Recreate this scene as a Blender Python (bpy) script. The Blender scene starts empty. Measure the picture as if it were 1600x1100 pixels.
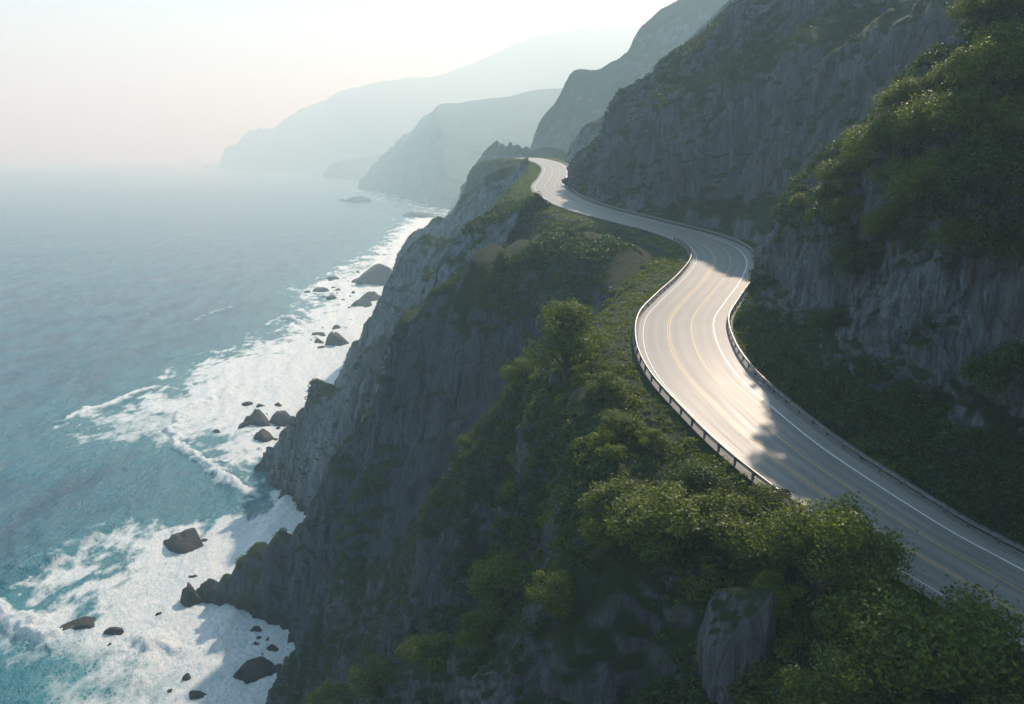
import bpy, math, random
import numpy as np
from mathutils import Vector
R = math.radians
rng = np.random.default_rng(7)
random.seed(7)
sc = bpy.context.scene
COL = sc.collection

# ------------------------------------------------------------------ camera
W0, H0, FPX, CAMZ = 1600, 1100, 1386.0, 130.0
PITCH = math.atan2(315, FPX); CP, SP = math.cos(PITCH), math.sin(PITCH)
cam_d = bpy.data.cameras.new('camera'); cam = bpy.data.objects.new('camera', cam_d); COL.objects.link(cam)
cam.location = (0, 0, CAMZ); cam.rotation_euler = (math.pi/2 - PITCH, 0, 0)
cam_d.sensor_width = 36; cam_d.lens = 36*FPX/W0; cam_d.clip_end = 300000; cam_d.clip_start = 0.5
sc.camera = cam

def ray(u, v):
    b = 550 - v
    return np.array([u-800.0, FPX*CP + b*SP, -FPX*SP + b*CP])
def atY(u, v, Y):
    r = ray(u, v); return r*(Y/r[1]) + np.array([0, 0, CAMZ])
def atZ(u, v, z=0.0):
    r = ray(u, v); return r*((z-CAMZ)/r[2]) + np.array([0, 0, CAMZ])

# ------------------------------------------------------------------ noise
_pr = np.random.default_rng(3); PERM = _pr.permutation(256).astype(np.int64); PERM = np.concatenate([PERM, PERM])
GR = _pr.normal(size=(256, 3)); GR /= np.linalg.norm(GR, axis=1)[:, None]; GR *= 1.5
def perlin(p):
    p = np.asarray(p, float); i = np.floor(p).astype(np.int64); f = p - i; i &= 255
    u = f*f*f*(f*(f*6-15)+10); out = 0
    for dx in (0, 1):
        wx = u[..., 0] if dx else 1-u[..., 0]
        a = PERM[(i[..., 0]+dx) & 255]
        for dy in (0, 1):
            wy = u[..., 1] if dy else 1-u[..., 1]
            b = PERM[(a + i[..., 1]+dy) & 255]
            for dz in (0, 1):
                wz = u[..., 2] if dz else 1-u[..., 2]
                g = GR[PERM[(b + i[..., 2]+dz) & 255]]
                out = out + wx*wy*wz*(g[..., 0]*(f[..., 0]-dx)+g[..., 1]*(f[..., 1]-dy)+g[..., 2]*(f[..., 2]-dz))
    return out
def fbm(p, octv=4, gain=.5, ridged=False):
    p = np.asarray(p, float); s = 0; a = 1.0
    for k in range(octv):
        n = perlin(p + 17.3*k)
        if ridged: n = 0.6 - 1.6*np.abs(n)
        s = s + a*n; a *= gain; p = p*2.03
    return s
def sc3(P, sx, sy=None, sz=None, off=0.0):
    sy = sx if sy is None else sy; sz = sx if sz is None else sz
    return np.stack([P[..., 0]/sx, P[..., 1]/sy, P[..., 2]/sz], -1) + off
def sstep(a, b, x):
    t = np.clip((x-a)/(b-a), 0, 1); return t*t*(3-2*t)

# ------------------------------------------------------------------ object helpers
def meshobj(name, V, F, mat, parent=None, smooth=True, link=True):
    V = np.asarray(V, np.float32); F = np.asarray(F, np.int32)
    me = bpy.data.meshes.new(name); n, k = F.shape
    me.vertices.add(len(V)); me.vertices.foreach_set('co', V.ravel())
    me.loops.add(n*k); me.loops.foreach_set('vertex_index', F.ravel())
    me.polygons.add(n); me.polygons.foreach_set('loop_start', np.arange(0, n*k, k, dtype=np.int32))
    if smooth: me.polygons.foreach_set('use_smooth', np.ones(n, bool))
    me.update(calc_edges=True)
    if mat: me.materials.append(mat)
    o = bpy.data.objects.new(name, me)
    if link: COL.objects.link(o)
    if parent: o.parent = parent
    return o
def grid_faces(nu, nv, off=0):
    a = np.arange(nu*nv).reshape(nu, nv)
    return np.stack([a[:-1, :-1], a[1:, :-1], a[1:, 1:], a[:-1, 1:]], -1).reshape(-1, 4) + off
def tag(o, label=None, cat=None, group=None, kind=None):
    if label: o['label'] = label
    if cat: o['category'] = cat
    if group: o['group'] = group
    if kind: o['kind'] = kind
    return o
def empty(name, loc, rz=0.0):
    o = bpy.data.objects.new(name, None); COL.objects.link(o); o.location = loc; o.rotation_euler = (0, 0, rz); o.empty_display_size = .5
    return o
def resample(P, step, wrap=False):
    """Catmull-Rom through P, then even spacing"""
    P = np.asarray(P, float); Q = np.vstack([2*P[0]-P[1], P, 2*P[-1]-P[-2]]); out = []
    for i in range(1, len(Q)-2):
        t = np.linspace(0, 1, 24, endpoint=False)[:, None]
        a, b, c, d = Q[i-1], Q[i], Q[i+1], Q[i+2]
        out.append(.5*((2*b)+(-a+c)*t+(2*a-5*b+4*c-d)*t*t+(-a+3*b-3*c+d)*t**3))
    out = np.vstack(out+[P[-1:]])
    L = np.r_[0, np.cumsum(np.linalg.norm(np.diff(out[:, :3], axis=0), axis=1))]
    n = max(3, int(L[-1]/step)+1); s = np.linspace(0, L[-1], n)
    return np.stack([np.interp(s, L, out[:, k]) for k in range(out.shape[1])], -1)

# ------------------------------------------------------------------ materials
def newmat(name):
    m = bpy.data.materials.new(name); m.use_nodes = True; nt = m.node_tree; nt.nodes.clear()
    return m, nt
class N:
    def __init__(s, nt): s.nt = nt
    def __call__(s, t, ins=None, **kw):
        n = s.nt.nodes.new(t)
        for k, v in kw.items(): setattr(n, k, v)
        for k, v in (ins or {}).items():
            if isinstance(v, tuple) and len(v) == 2 and hasattr(v[0], 'outputs'): s.nt.links.new(v[0].outputs[v[1]], n.inputs[k])
            elif hasattr(v, 'outputs'): s.nt.links.new(v.outputs[0], n.inputs[k])
            else: n.inputs[k].default_value = v
        return n
def noise(n, vec, scale, detail=4, rough=.55, dist=0.0):
    return n('ShaderNodeTexNoise', {'Vector': vec, 'Scale': scale, 'Detail': detail, 'Roughness': rough, 'Distortion': dist})
def ramp(n, fac, stops, interp='LINEAR'):
    r = n('ShaderNodeValToRGB', {'Fac': fac}); cr = r.color_ramp; cr.interpolation = interp
    while len(cr.elements) < len(stops): cr.elements.new(.5)
    for e, (p, c) in zip(cr.elements, stops):
        e.position = p; e.color = c if len(c) == 4 else (*c, 1)
    return r
def mixc(n, fac, a, b, mode='MIX'):
    m = n('ShaderNodeMix', data_type='RGBA', blend_type=mode)
    for idx, v in ((0, fac), (6, a), (7, b)):
        if hasattr(v, 'outputs'): n.nt.links.new(v.outputs[0], m.inputs[idx])
        elif isinstance(v, tuple) and len(v) == 2: n.nt.links.new(v[0].outputs[v[1]], m.inputs[idx])
        elif isinstance(v, (int, float)): m.inputs[idx].default_value = v
        else: m.inputs[idx].default_value = (*v, 1)
    class O: pass
    o = O(); o.outputs = [m.outputs[2]]; return o
def math_(n, op, a, b=0.0, clamp=False):
    m = n('ShaderNodeMath', operation=op, use_clamp=clamp)
    for i, v in ((0, a), (1, b)):
        if hasattr(v, 'outputs'): n.nt.links.new(v.outputs[0], m.inputs[i])
        elif isinstance(v, tuple): n.nt.links.new(v[0].outputs[v[1]], m.inputs[i])
        else: m.inputs[i].default_value = v
    return m
def mapr(n, v, a, b, c=0.0, d=1.0):
    return n('ShaderNodeMapRange', {'Value': v, 'From Min': a, 'From Max': b, 'To Min': c, 'To Max': d})
def finish(n, shader):
    o = n('ShaderNodeOutputMaterial'); n.nt.links.new(shader.outputs[0], o.inputs['Surface'])

def cliff_material(name, s=1.0, green=.5, rock1=(.055, .062, .07), rock2=(.20, .205, .21), bump=1.0):
    m, nt = newmat(name); n = N(nt)
    g = n('ShaderNodeNewGeometry'); pos = (g, 'Position')
    mp = n('ShaderNodeMapping', {'Vector': pos, 'Scale': (1, 1, .16)})
    mp2 = n('ShaderNodeMapping', {'Vector': pos, 'Scale': (1, 1, .45), 'Rotation': (R(8), R(-10), 0)})
    streak = noise(n, mp, .55/s, 8, .68, .4)
    big = noise(n, mp2, .07/s, 5, .6, .3)
    fine = noise(n, mp2, 2.6/s, 7, .7)
    vor = n('ShaderNodeTexVoronoi', {'Vector': mixc(n, .12, mp, (noise(n, mp, .8/s, 4), 'Color')), 'Scale': .5/s, 'Randomness': 1.0}, feature='DISTANCE_TO_EDGE')
    crack = mapr(n, vor, 0.0, .06, 0, 1)
    rock = mixc(n, mapr(n, streak, .38, .62), rock1, rock2)
    veins = noise(n, n('ShaderNodeMapping', {'Vector': pos, 'Scale': (1, 1, .05), 'Rotation': (R(6), R(9), 0)}), 1.3/s, 5, .6, 1.0)
    rock = mixc(n, mapr(n, veins, .56, .66, 0, .55), rock, tuple(min(1, 1.55*x) for x in rock2))
    rock = mixc(n, mapr(n, big, .42, .62, 0, .5), rock, (.13, .12, .13))
    rock = mixc(n, mapr(n, fine, .3, .7, .75, .0), rock, (.07, .075, .08))
    rock = mixc(n, mapr(n, crack, 0, 1, .45, 0), rock, (.02, .022, .025))
    # moss and low plants where the face lies back, in patches elsewhere
    sx = n('ShaderNodeSeparateXYZ', {0: (g, 'Normal')})
    gn = noise(n, pos, .055/s, 6, .65, .6)
    gsum = math_(n, 'ADD', math_(n, 'MULTIPLY', (sx, 'Z'), 1.1), math_(n, 'MULTIPLY', gn, 1.5))
    gf = mapr(n, gsum, 1.42-green*.62, 1.62-green*.62)
    gc = mixc(n, noise(n, pos, .5/s, 6, .7), (.012, .030, .010), (.038, .072, .018))
    gc = mixc(n, mapr(n, noise(n, pos, .13/s, 4), .5, .7), gc, (.045, .066, .020))
    colr = mixc(n, gf, rock, gc)
    # wet dark band and pale salt at the waterline
    pz = n('ShaderNodeSeparateXYZ', {0: pos})
    wz = math_(n, 'ADD', (pz, 'Z'), math_(n, 'MULTIPLY', big, 6))
    colr = mixc(n, mapr(n, wz, 3.0, 9.0, .65, 0), colr, (.022, .022, .023))
    hgt = math_(n, 'ADD', math_(n, 'MULTIPLY', streak, 1.0), math_(n, 'MULTIPLY', fine, .28))
    hgt = math_(n, 'ADD', hgt, math_(n, 'MULTIPLY', crack, .16))
    leafy = math_(n, 'MULTIPLY', noise(n, pos, 3.2/s, 5, .75), .7)
    hg = math_(n, 'ADD', math_(n, 'MULTIPLY', hgt, math_(n, 'SUBTRACT', 1.0, gf)), math_(n, 'MULTIPLY', leafy, gf))
    b = n('ShaderNodeBump', {'Height': hg, 'Strength': 1.0, 'Distance': 2.2*s*bump})
    p = n('ShaderNodeBsdfPrincipled', {'Base Color': colr, 'Roughness': .88, 'Normal': b, 'Specular IOR Level': .25})
    finish(n, p); return m

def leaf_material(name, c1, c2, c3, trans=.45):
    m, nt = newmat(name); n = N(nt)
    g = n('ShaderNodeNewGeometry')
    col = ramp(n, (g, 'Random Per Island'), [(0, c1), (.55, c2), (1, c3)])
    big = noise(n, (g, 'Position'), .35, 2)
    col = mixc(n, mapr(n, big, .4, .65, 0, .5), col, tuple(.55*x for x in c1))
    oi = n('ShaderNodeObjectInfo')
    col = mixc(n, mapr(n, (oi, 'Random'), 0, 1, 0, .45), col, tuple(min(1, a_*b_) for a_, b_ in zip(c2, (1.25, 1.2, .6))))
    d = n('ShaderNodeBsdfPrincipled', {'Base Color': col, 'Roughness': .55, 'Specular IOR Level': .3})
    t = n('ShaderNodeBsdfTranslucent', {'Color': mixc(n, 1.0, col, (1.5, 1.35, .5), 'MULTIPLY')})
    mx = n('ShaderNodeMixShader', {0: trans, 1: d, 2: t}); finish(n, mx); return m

def simple_mat(name, c, rough=.6, metal=0.0, var=.25, scale=8):
    m, nt = newmat(name); n = N(nt)
    g = n('ShaderNodeNewGeometry'); no = noise(n, (g, 'Position'), scale, 5)
    col = mixc(n, mapr(n, no, .35, .65), tuple(x*(1-var) for x in c), tuple(min(1, x*(1+var)) for x in c))
    p = n('ShaderNodeBsdfPrincipled', {'Base Color': col, 'Roughness': rough, 'Metallic': metal}); finish(n, p); return m

M_near = cliff_material('cliff_rock_near', .55, .45, (.025, .035, .045), (.14, .17, .20))
M_wall = cliff_material('cliff_rock_wall', .6, .12, (.03, .045, .06), (.30, .36, .42))
M_mid_haze = cliff_material('cliff_rock_mid_haze_tint', 1.3, .32, (.025, .055, .08), (.10, .155, .205))  # blue of hazy shade put into the rock colour, kept darker than the coast
M_mount_haze = cliff_material('cliff_rock_mountain_haze_tint', 1.3, .36, (.07, .105, .125), (.21, .27, .31))  # haze partly painted in: rock colour set lighter and cooler for distance
M_coast_haze = cliff_material('cliff_rock_coast_haze_tint', 1.8, .22, (.16, .24, .30), (.32, .41, .47))  # rock colour lightened and blued in place of haze, so farther spurs step back
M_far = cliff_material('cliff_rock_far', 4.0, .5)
M_rock = cliff_material('sea_rock', .5, -.6, (.03, .028, .026), (.12, .105, .09))
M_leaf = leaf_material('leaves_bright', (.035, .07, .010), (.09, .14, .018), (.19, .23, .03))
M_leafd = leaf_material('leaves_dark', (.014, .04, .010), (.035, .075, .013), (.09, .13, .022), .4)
M_bark = simple_mat('bark', (.07, .055, .04), .9)

# ------------------------------------------------------------------ road line
RC = [(818,241.5,2.5),(850,251,5.2),(868,262,8),(868,276,10.5),(860,292,12.7),(878,310,15),(922,327,16.8),(1000,348,18.6),(1062,365,20.2),(1112,384,21.3),(1131,405,22),(1118,435,23),(1088,470,24),(1067,500,25),(1071,540,26),(1098,588,27.5),(1150,640,29),(1222,703,30.5),
      (1325,779,32),(1425,841,33),(1522,895,34),(1640,962,35),(1810,1055,36)]
rp = np.array([atZ(u, v, CAMZ-h) for u, v, h in RC])
rp = np.vstack([[-14, 720, 121], [-5, 600, 125.5], rp, [52, 36, 92.6], [64, 10, 91]])
for _ in range(2):
    rp[1:-1, 2] = .25*rp[:-2, 2]+.5*rp[1:-1, 2]+.25*rp[2:, 2]
RL = resample(rp, .5)
T = np.gradient(RL, axis=0); T[:, 2] = 0
k = np.ones(15)/15
for j in (0, 1): T[7:-7, j] = np.convolve(T[:, j], k, 'valid')
T /= np.linalg.norm(T, axis=1)[:, None]
RN = np.stack([-T[:, 1], T[:, 0], 0*T[:, 0]], -1)       # points to the inland (right) side; the line runs towards the camera
RS = np.r_[0, np.cumsum(np.linalg.norm(np.diff(RL, axis=0), axis=1))]
HW = 6.3
def roff(o, dz=0.0): return RL + RN*o + np.array([0, 0, dz])

# ------------------------------------------------------------------ terrain builders
SURF = {}
def grid_normals(P):
    du = np.gradient(P, axis=0); dv = np.gradient(P, axis=1)
    n = np.cross(du, dv); return n/(np.linalg.norm(n, axis=-1, keepdims=True)+1e-9)
def smooth_cols(P, k):
    if k < 2: return P
    K = np.ones(k)/k; Q = np.pad(P, ((k//2, k//2), (0, 0)), 'edge')
    return np.stack([np.convolve(Q[:, j], K, 'valid')[:len(P)] for j in range(P.shape[1])], -1)
def displace(P, s, amp, fade, seed, flute=1.0, sgn=1):
    """s: feature scale in metres; amp: metres; fade (grid) scales it"""
    nrm = grid_normals(P)*sgn
    h = nrm.copy(); h[..., 2] *= .35
    big = fbm(sc3(P, 19*s, 19*s, 55*s, seed), 2)
    rid = fbm(sc3(P, 9*s, 9*s, 60*s, seed+5), 4, .5, True)
    flu = fbm(sc3(P, 2.4*s, 2.4*s, 24*s, seed+9), 4, .55, True)*flute
    blk = fbm(sc3(P, 3.5*s, 3.5*s, 7*s, seed+20), 4)
    q = P[..., 2]/(6.5*s) + 1.3*fbm(sc3(P, 12*s, 12*s, 60*s, seed+31), 3) + .25*(P[..., 0]+P[..., 1])/(6.5*s)
    led = (q-np.floor(q))**2*sstep(-.1, .5, perlin(sc3(P, 16*s, 16*s, 10*s, seed+40)))
    q2 = fbm(sc3(P, 5*s, 5*s, 11*s, seed+50), 2); fac = np.round(q2*4)/4*.5+q2*.5
    d = amp*(1.2*big + .5*rid + .34*flu + .12*blk + .42*led + .35*fac); d = d - np.median(d)
    return P + h*(d*fade)[..., None]
def build(name, P, mat, sgn, label, cat):
    nu, nv = P.shape[:2]; F = grid_faces(nu, nv)
    if sgn < 0: F = F[:, ::-1]
    o = meshobj(name, P.reshape(-1, 3), F, mat)
    tag(o, label, cat, kind='structure')
    n = grid_normals(P)*sgn
    SURF[label] = (P, n); print('top %.0f' % P[..., 2].max(), label); return o

def wall(name, label, base, crest, step, mat, s=1.0, amp=3.0, back=(20, 20, -12), prof=((0, 0), (.2, .4), (.75, .65), (1, 1)), seed=0., sgn=1, cat='cliff', diag=0.0, crestfade=.35, hump=0.0):
    base = np.array(base, float); crest = np.array(crest, float)
    both = resample(np.hstack([base, crest]), step)   # spacing by the base curve
    L = max(np.linalg.norm(np.diff(crest, axis=0), axis=1).sum(), np.linalg.norm(np.diff(base, axis=0), axis=1).sum())
    n = int(L/step)+2
    idx = np.linspace(0, len(both)-1, n); both = np.stack([np.interp(idx, np.arange(len(both)), both[:, k]) for k in range(6)], -1)
    B, C = both[:, :3], both[:, 3:].copy()
    if hump:
        al = np.arange(n)*step/(12*s); z_ = 0*al
        C[:, 2] += hump*(np.abs(perlin(np.stack([al, z_+seed, z_+.3], -1)))*2+.8*perlin(np.stack([al*2.7, z_+seed, z_+5.3], -1))-.5)*np.interp(np.arange(n)/n, [0, .04, 1], [0, 1, 1])
    hgt = np.linalg.norm(C-B, axis=1).max(); nv = int(hgt/step)+2
    t = np.linspace(0, 1, nv)
    hx = np.interp(t, [a for a, b in prof], [b for a, b in prof]); hx = .5*hx+.5*np.convolve(np.pad(hx, 6, 'edge'), np.ones(13)/13, 'valid')
    hx[0] = 0; hx[-1] = 1
    # shift the profile up and down the face along the wall, so ledges wander
    uu = np.arange(n)*step/(40*s)
    sh = .16*perlin(np.stack([uu, 0*uu+seed, 0*uu], -1)) + .08*perlin(np.stack([uu*3, 0*uu+seed+4, 0*uu], -1))
    tt = np.clip(t[None, :] + sh[:, None]*np.sin(np.pi*t)[None, :], 0, 1)
    HX = np.interp(tt, t, hx)
    P = np.empty((n, nv, 3)); d = C-B
    P[..., 0] = B[:, None, 0]+d[:, None, 0]*HX; P[..., 1] = B[:, None, 1]+d[:, None, 1]*HX
    P[..., 2] = B[:, None, 2]+d[:, None, 2]*t[None, :]
    bk = np.array(back, float); nb = int(np.linalg.norm(bk)/step/1.5)+3; tb = np.linspace(0, 1, nb)[1:]
    PB = P[:, -1:, :] + bk[None, None, :]*np.stack([tb, tb, tb**1.6], -1)[None]
    P = np.concatenate([P, PB], 1)
    tf = np.r_[t, 1+tb]
    fade = np.interp(tf, [0, .06, .85, 1, 1.15, 2], [.1, .8, 1, crestfade, .8, 1])[None, :]*np.ones((n, 1))
    if diag:
        nr = grid_normals(P)*sgn
        zz = P[..., 2]; along = P[..., 0]*.8 - P[..., 1]*.6
        q = fbm(np.stack([(along-.8*zz)/(24*s)+seed, zz/(120*s), along*0+seed], -1), 3, .5, True)
        P = P + nr*(diag*q*fade)[..., None]
    P = displace(P, s, amp, fade, seed, sgn=sgn)
    return build(name, P, mat, sgn, label, cat)

def spur(name, label, crest, step, mat, s=1.0, amp=3.0, cot=(.9, .42, .5), seed=0., tipcot=None, cat='cliff', backcot=None, crestfade=.35, bottom=-4, sm=None, hump=0.0, top=None):
    """crest from the root down to the tip; flanks fall away on both sides and round the tip.
    the camera-side flank comes first"""
    C = resample(np.array(crest, float), step); n = len(C)
    al = np.arange(n)*step/(11*s); z_ = 0*al
    hp = np.abs(perlin(np.stack([al, z_+seed, z_+.3], -1)))*2 + .7*perlin(np.stack([al*2.3, z_+seed, z_+5.3], -1)) - .45
    C[:, 2] += hump*hp*np.interp(np.arange(n)/n, [0, .25, .9, 1], [0, 1, 1, .3])
    t = np.gradient(C, axis=0); t[:, 2] = 0
    t = smooth_cols(t, (sm or int(26*s/step)) | 1)[:n]; t /= np.linalg.norm(t, axis=1)[:, None]
    A = np.stack([-t[:, 1], t[:, 0], 0*t[:, 0]], -1)   # left of travel = camera side when the ridge runs to the left of the picture
    if A[n//2, 1] > 0: A = -A
    a0 = math.atan2(A[-1, 1], A[-1, 0]); a1 = math.atan2(-A[-1, 1], -A[-1, 0])
    tm = math.atan2(t[-1, 1], t[-1, 0])
    while a0-tm > math.pi: a0 -= 2*math.pi
    while a0-tm < -math.pi: a0 += 2*math.pi
    while a1-tm > math.pi: a1 -= 2*math.pi
    while a1-tm < -math.pi: a1 += 2*math.pi
    nf = max(12, int(math.pi*(C[-1, 2]+8)*.5/step))
    an = np.linspace(a0, a1, nf)
    O = np.vstack([C, np.repeat(C[-1:], nf, 0), C[::-1]])
    D = np.vstack([A, np.stack([np.cos(an), np.sin(an), 0*an], -1), -A[::-1]])
    side = np.r_[np.zeros(n), np.linspace(0, 1, nf), np.ones(n)]
    hm = C[:, 2].max(); nv = int(hm*1.2/step)+2
    v = np.linspace(0, 1, nv)
    c0, c1, c2 = cot; bc = backcot or 1.0
    # run per unit of drop: lies back at the crest, steep in the middle, lies back at the foot
    slope = np.interp(v, [0, .014, .03, .06, .14, .7, 1], [top or c0*1.6, top or c0*1.5, c0*1.2, c0*.8, c1, c1, c2])
    run = np.r_[0, np.cumsum(.5*(slope[1:]+slope[:-1])*np.diff(v))]
    drop = (O[:, 2]-bottom)[:, None]*v[None, :]
    RUN = (O[:, 2]-bottom)[:, None]*run[None, :]*(1+(bc-1)*side)[:, None]
    P = O[:, None, :] + D[:, None, :]*RUN[..., None]; P[..., 2] -= drop
    m = np.arange(len(O))*step/(30*s)
    fade = np.interp(v, [0, .05, .15, .95, 1], [crestfade, .6, 1, 1, .5])[None, :]*np.ones((len(O), 1))
    n0 = grid_normals(P); sgn = 1 if (n0[n//2, nv//2]*D[n//2]).sum() > 0 else -1
    P = displace(P, s, amp, fade, seed, sgn=sgn)
    return build(name, P, mat, sgn, label, cat)

# ------------------------------------------------------------------ the land under the road
sel = np.arange(0, len(RL), 2)
rb = RL[sel]; Lft = roff(-HW)[sel]
Yk = [30, 45, 60, 70, 85, 100, 115, 130, 145, 160, 180, 200, 215, 240, 270, 300, 380, 450, 640]
Wk = [30, 22, 15, 12, 12, 9, 8, 9, 7, 7, 10, 5, 4, 6, 8, 8, 7, 6, 6]
sw = np.interp(Lft[:, 1], Yk, Wk)
cols = []
for o_, dz in ((16, -.4), (11, -.25), (HW+.6, -.12), (HW, -.06), (0, -.06), (-HW, -.06), (-HW-.5, -.12)):
    q = roff(o_, dz)[sel]; cols.append(q)
nsh = 34; ts = np.linspace(0, 1, nsh)[1:]
for t_ in ts:
    q = Lft.copy(); w = sw*t_ + .6; q[:, 0] -= w; q[:, 2] -= .15 + .16*w + .012*w*w*0 ; cols.append(q)
E_ = cols[-1]
nd = 150
vv = np.linspace(0, 1, nd)[1:]
slope = np.interp(vv, [0, .05, .12, .8, 1], [1.2, .5, .2, .2, .4]); run = np.cumsum(slope)*(vv[1]-vv[0])
for a_, r_ in zip(vv, run):
    q = E_.copy(); H_ = E_[:, 2]+4; q[:, 0] -= H_*r_; q[:, 2] -= H_*a_; cols.append(q)
P = np.stack(cols, 1)
fade = np.r_[np.zeros(7), np.interp(ts, [0, .2, 1], [0, .15, .6]), np.interp(vv, [0, .1, 1], [.6, 1, 1])][None, :]*np.ones((len(sel), 1))
P = displace(P, .8, 3.2, fade, 11., sgn=-1)
sh = P[:, 8:7+len(ts)]; sh[..., 2] += .5*fbm(sc3(sh, 4.0), 4)*np.interp(ts[1:], [0, .25, 1], [.05, .8, 1])[None, :]
land = build('terrain', P, M_near, -1, 'green coastal shelf and cliff carrying the winding road', 'terrain')
if (grid_normals(P)[:, 20, 2]*-1).mean() < 0: land.data.flip_normals(); SURF['green coastal shelf and cliff carrying the winding road'] = (P, grid_normals(P))

# ------------------------------------------------------------------ spurs below the road, near to far
X = atY
spur('cliff', 'nearest bushy spur below the road with grey rock outcrops', [(27, 71, 96), (18, 73, 95.5), tuple(X(1000, 832, 76)), tuple(X(920, 855, 81)), tuple(X(850, 905, 88)), tuple(X(740, 975, 100)), tuple(X(640, 1030, 114)), tuple(X(500, 1110, 130)), tuple(X(380, 1240, 140))],
     .55, M_near, .55, 2.6, (.8, .30, .4), 2.)
spur('cliff', 'near dark leafy spur falling steeply left of the road bend', [tuple(X(1000, 492, 138)), tuple(X(935, 520, 138)), tuple(X(880, 545, 138)), tuple(X(825, 580, 142)), tuple(X(795, 620, 146)), tuple(X(758, 670, 150)), tuple(X(725, 720, 155)), tuple(X(682, 790, 163)), tuple(X(655, 870, 171)), tuple(X(635, 970, 180)), tuple(X(625, 1070, 190))],
     .6, M_near, .7, 3.0, (.9, .42, .5), 4., hump=2)
spur('cliff', 'low rounded spur reaching the foam below the near leafy cliff', [tuple(X(680, 800, 168)), tuple(X(640, 845, 174)), tuple(X(590, 882, 180)), tuple(X(540, 915, 184)), tuple(X(490, 975, 187)), tuple(X(450, 1035, 188)), tuple(X(425, 1085, 190))],
     .6, M_near, .8, 2.6, (.9, .45, .5), 6., hump=3)
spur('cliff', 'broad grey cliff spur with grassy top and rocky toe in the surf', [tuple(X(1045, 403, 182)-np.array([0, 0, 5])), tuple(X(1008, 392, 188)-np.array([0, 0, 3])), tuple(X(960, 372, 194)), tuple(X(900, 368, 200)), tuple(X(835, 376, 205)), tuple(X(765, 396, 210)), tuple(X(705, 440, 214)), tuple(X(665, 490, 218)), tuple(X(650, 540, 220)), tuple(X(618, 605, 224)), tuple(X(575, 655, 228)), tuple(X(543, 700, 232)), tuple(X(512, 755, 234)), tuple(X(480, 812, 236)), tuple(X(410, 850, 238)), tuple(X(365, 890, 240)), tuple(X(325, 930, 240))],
     .7, M_mid_haze, .9, 3.0, (.9, .36, .45), 8., hump=3.5, top=4.5)
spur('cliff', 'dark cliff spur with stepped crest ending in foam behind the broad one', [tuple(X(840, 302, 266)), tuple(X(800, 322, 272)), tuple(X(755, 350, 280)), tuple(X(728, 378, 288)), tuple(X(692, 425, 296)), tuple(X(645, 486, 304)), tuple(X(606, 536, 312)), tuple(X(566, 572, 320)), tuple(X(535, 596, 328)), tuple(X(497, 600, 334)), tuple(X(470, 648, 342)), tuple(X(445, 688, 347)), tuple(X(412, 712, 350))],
     .9, M_coast_haze, 1.1, 3.4, (.9, .45, .5), 10., crestfade=.9, hump=9, top=2.2)
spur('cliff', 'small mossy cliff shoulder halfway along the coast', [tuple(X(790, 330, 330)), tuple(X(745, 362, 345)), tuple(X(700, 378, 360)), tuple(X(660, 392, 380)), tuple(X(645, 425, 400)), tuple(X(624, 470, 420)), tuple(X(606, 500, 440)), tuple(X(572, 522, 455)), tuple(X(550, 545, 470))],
     1.2, M_coast_haze, 1.3, 3.6, (.8, .45, .5), 12., crestfade=.9, hump=10, top=1.8)
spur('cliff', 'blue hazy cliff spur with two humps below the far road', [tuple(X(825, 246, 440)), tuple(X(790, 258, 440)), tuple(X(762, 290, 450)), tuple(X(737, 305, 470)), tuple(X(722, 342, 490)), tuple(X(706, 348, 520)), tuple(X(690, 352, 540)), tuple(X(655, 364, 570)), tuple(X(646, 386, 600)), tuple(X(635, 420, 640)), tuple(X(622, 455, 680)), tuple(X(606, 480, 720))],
     1.5, M_coast_haze, 1.6, 4.0, (.9, .5, .6), 14., crestfade=.9, hump=9, top=1.8)
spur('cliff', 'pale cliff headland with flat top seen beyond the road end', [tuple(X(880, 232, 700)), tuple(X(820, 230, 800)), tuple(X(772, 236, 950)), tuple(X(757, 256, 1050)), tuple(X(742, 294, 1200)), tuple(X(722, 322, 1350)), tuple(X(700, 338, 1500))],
     4.0, M_far, 4.0, 9, (.9, .5, .7), 16., hump=12)

# ------------------------------------------------------------------ inland walls
RR = roff(HW+2.2)
def rr(Y, dx=0, dz=-.2):
    
    i = np.argmin(np.abs(RR[:, 1]-Y)); q = RR[i].copy(); q[0] += dx; q[2] += dz; return tuple(q)
wall('cliff', 'tall dark overgrown rock wall rising beside the near road', 
     [(46.5, 156, 105), (41.5, 151, 105.5), rr(147), rr(141), rr(133), rr(125), rr(115), rr(105), rr(93), rr(80, 1), rr(66, 2), rr(50, 3), (66, 20, 91)],
     [(52, 156, 108), (44.5, 152, 115), tuple(X(1210, 342, 150)), tuple(X(1240, 308, 148)), tuple(X(1290, 245, 141)), tuple(X(1340, 205, 130)), tuple(X(1400, 130, 124)), tuple(X(1460, 75, 117)), tuple(X(1540, 0, 109)), tuple(X(1650, -110, 99)), (60, 80, 160), (64, 55, 166), (80, 10, 172)],
     .5, M_wall, .6, 2.6, (22, 8, -14), ((0, 0), (.16, .42), (.3, .52), (.55, .57), (.8, .74), (1, 1)), 21., -1, diag=2.0)
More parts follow.
